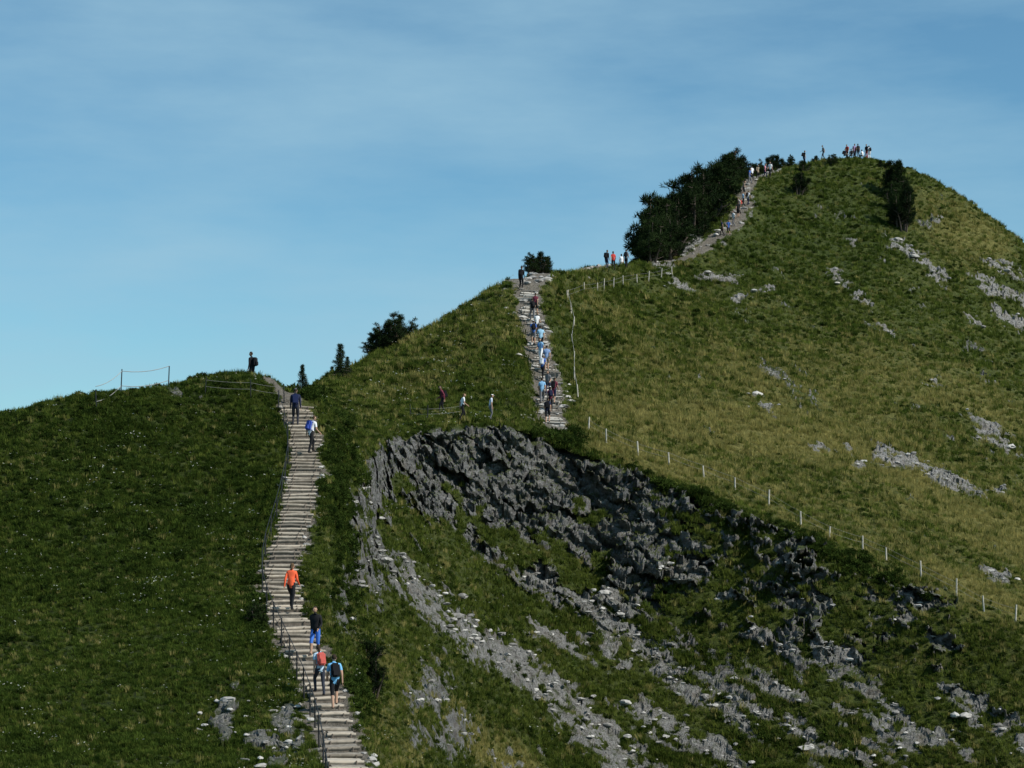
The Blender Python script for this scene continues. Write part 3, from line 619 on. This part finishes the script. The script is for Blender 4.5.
# ------------------------------------------------------------------ pines
pine_m=leaf_mat('pine_needles',(.010,.018,.008),(.026,.042,.014),.1); bark=plain('bark',(.09,.07,.055),.4,4)
def pine_mesh(seed,h,w,kind):
    r=np.random.default_rng(seed); b=MB(); cs=[];ra=[]
    if kind=='spruce':
        b.tube([(0,0,-.3),(0,0,h*.5),(0,0,h*.97)],[h*.03,h*.018,h*.004],1,7)
        for z in np.linspace(.08,.95,14):
            R=w*.5*(1-z)**.8*r.uniform(.7,1.25); n=int(4+5*(1-z))
            for k in range(n):
                a=r.random()*6.28; q=R*r.uniform(.65,1.15)
                b.tube([(0,0,z*h),(q*math.cos(a),q*math.sin(a),z*h-q*.25)],[.02*h/3,.006],1,4)
                for t in (.35,.65,.95): cs.append((q*t*math.cos(a),q*t*math.sin(a),z*h-q*t*.25)); ra.append(h*.05*(1.2-t*.5))
        v,f=leaves(cs,ra,16,h*.06,r,.0,.22)
    else:
        for s in range(6):
            a=r.random()*6.28; q=w*.42*r.random(); hh=h*r.uniform(.55,1.0)*(1-.35*q/w/.42*.8); top=np.array([q*math.cos(a),q*math.sin(a),hh])
            b.tube([(0,0,-.4),tuple(top*np.array([.6,.6,.3])),tuple(top*np.array([.95,.95,.7])),tuple(top)],[h*.03,h*.024,h*.014,h*.005],1,6)
            for k in range(15):
                t=r.uniform(.1,1); p=top*np.array([min(1,t*1.4),min(1,t*1.4),t]); a=r.random()*6.28; L=w*.34*r.uniform(.5,1.1)*(1.1-.95*t)+.02
                e=p+np.array([L*math.cos(a),L*math.sin(a),L*r.uniform(.1,.6)]); b.tube([tuple(p),tuple((p+e)/2-np.array([0,0,L*.08])),tuple(e)],[.012*h,.008*h,.003*h],1,4)
                for u_ in(.55,.8,1.0): cs.append(p+(e-p)*u_+r.normal(0,.02*w,3)); ra.append(h*r.uniform(.03,.065))
        v,f=leaves(cs,ra,30,h*.062,r,.6,.2)
    b.add(v,f,0); o=b.obj('t',[pine_m,bark],False,False); me=o.data; bpy.data.objects.remove(o); return me
PM=[pine_mesh(k,1,1.05,'pine') for k in range(5)]; SM=[pine_mesh(20+k,1,.62,'spruce') for k in range(2)]
def tree(name,me,p,h,wx=1.0,sink=.0):
    o=link(bpy.data.objects.new(name,me)); o.location=(p.x,p.y,p.z-sink); o.scale=(h*wx,h*wx,h); o.rotation_euler=(0,0,random.random()*6.28)
def T3(px,py,d0,d1,h,wx=1.0,kind='mountain_pine',dy=0):
    p=spot(px,py,d0,d1)
    if dy: p=Vector((p.x*(p.y+dy)/p.y,p.y+dy,0)); p.z=ground(p.x,p.y)
    tree(kind,random.choice(PM if kind=='mountain_pine' else SM),p,h,wx)
T3(302,394,104,114,1.5,1.0,'spruce_tree'); T3(340,376,150,170,2.2,1.25,'spruce_tree'); T3(331,384,150,170,1.3,1.3,'spruce_tree'); T3(347,374,150,170,1.2,1.3,'spruce_tree')
T3(378,352,155,172,1.9,1.3); T3(398,343,155,172,2.6,1.0); T3(386,348,155,172,2.1,1.3); T3(392,346,155,172,2.2,1.3); T3(370,354,155,172,1.5,1.3)
T3(538,276,170,190,2.1,1.2,dy=6); T3(546,274,170,190,1.9,1.2,dy=6); T3(530,280,170,190,1.8,1.1,dy=5)
for px,h,dy in ((640,3.0,-3),(646,5.0,2),(650,5.4,-2),(652,9.0,7),(655,9.4,4),(658,6.2,0),(660,7.8,4),(665,8.4,8),(670,6.4,-1),(676,9.6,8),(680,7.6,1),(684,10.2,5),(688,10.2,9),(692,7.0,0),(697,9.4,5),(700,9.4,9),(704,6.4,0),(709,8.2,4),(712,8.8,10),(716,6.2,0),(722,8.2,9),(720,7.0,3),(727,6.4,1),(733,6.8,9),(733,5.0,3),(738,5.0,6),(744,5.0,9),(752,4.0,8),(634,2.8,3),(628,1.8,3),(760,3.0,8),(768,3.4,6),(775,3.8,7),(782,2.8,5),(790,2.2,4)):
    T3(px,100,225,300,h*.86,random.uniform(.85,1.1),dy=dy)
T3(897,226,230,290,5.0,.75); T3(904,230,230,290,5.4,.7); T3(891,196,240,290,4.4,.8); T3(898,200,240,290,5.4,.75); T3(905,206,240,290,4.0,.9); T3(895,212,240,290,4.0,.9)
T3(797,194,240,290,3.6,.8); T3(803,172,270,300,2.0,1); T3(815,168,270,300,1.8,1); T3(833,165,270,300,1.5,1.2); T3(809,171,270,300,1.3,1.3); T3(880,167,270,300,1.0,1.3)
T3(255,625,80,95,.9,1.4); T3(372,695,70,120,1.6,.9); T3(366,665,70,120,1.4,1.0)

# ------------------------------------------------------------------ light, sky, camera
EL,AZ=math.radians(43),math.radians(114)
w=bpy.data.worlds.new("World"); scene.world=w; w.use_nodes=True; nt=w.node_tree
sky=N(nt,'ShaderNodeTexSky',sky_type='NISHITA'); sky.sun_disc=False; sky.sun_elevation=EL; sky.sun_rotation=AZ; sky.altitude=1900; sky.air_density=1.0; sky.dust_density=.3; sky.ozone_density=1.0
tc=N(nt,'ShaderNodeTexCoord').outputs['Generated']
mp=N(nt,'ShaderNodeMapping'); mp.inputs['Scale'].default_value=(3,1.2,12); mp.inputs['Rotation'].default_value=(0,.12,.2); nt.links.new(tc,mp.inputs[0])
cl=noise(nt,mp.outputs[0],1.3,7,.58)
cf=ramp(nt,cl,[(.34,g3(.08)),(.72,g3(.75))])
base=mix(nt,1.0,sky.outputs[0],(.58,.98,1.06),'MULTIPLY')
c=mix(nt,cf,base,(3.5,5.7,7.1))
bg=nt.nodes['Background']; nt.links.new(c,bg.inputs[0]); bg.inputs[1].default_value=.10
sl=bpy.data.lights.new('sun','SUN'); sl.energy=5.0; sl.angle=math.radians(.5); sl.color=(1,.955,.88); so=link(bpy.data.objects.new('sun',sl))
sv_=Vector((math.sin(AZ)*math.cos(EL),math.cos(AZ)*math.cos(EL),math.sin(EL))); so.rotation_euler=sv_.to_track_quat('Z','Y').to_euler()
cam=bpy.data.cameras.new('camera'); co=link(bpy.data.objects.new('camera',cam)); co.location=(0,0,0); co.rotation_euler=(math.radians(90),0,0)
cam.sensor_width=36; cam.lens=36*F/1024; cam.shift_y=(HZ-384)/1024; cam.clip_start=.5; cam.clip_end=40000
scene.camera=co
scene.view_settings.view_transform='Standard'; scene.view_settings.look='None'; scene.view_settings.exposure=0
print('VERTS',NC*NR)
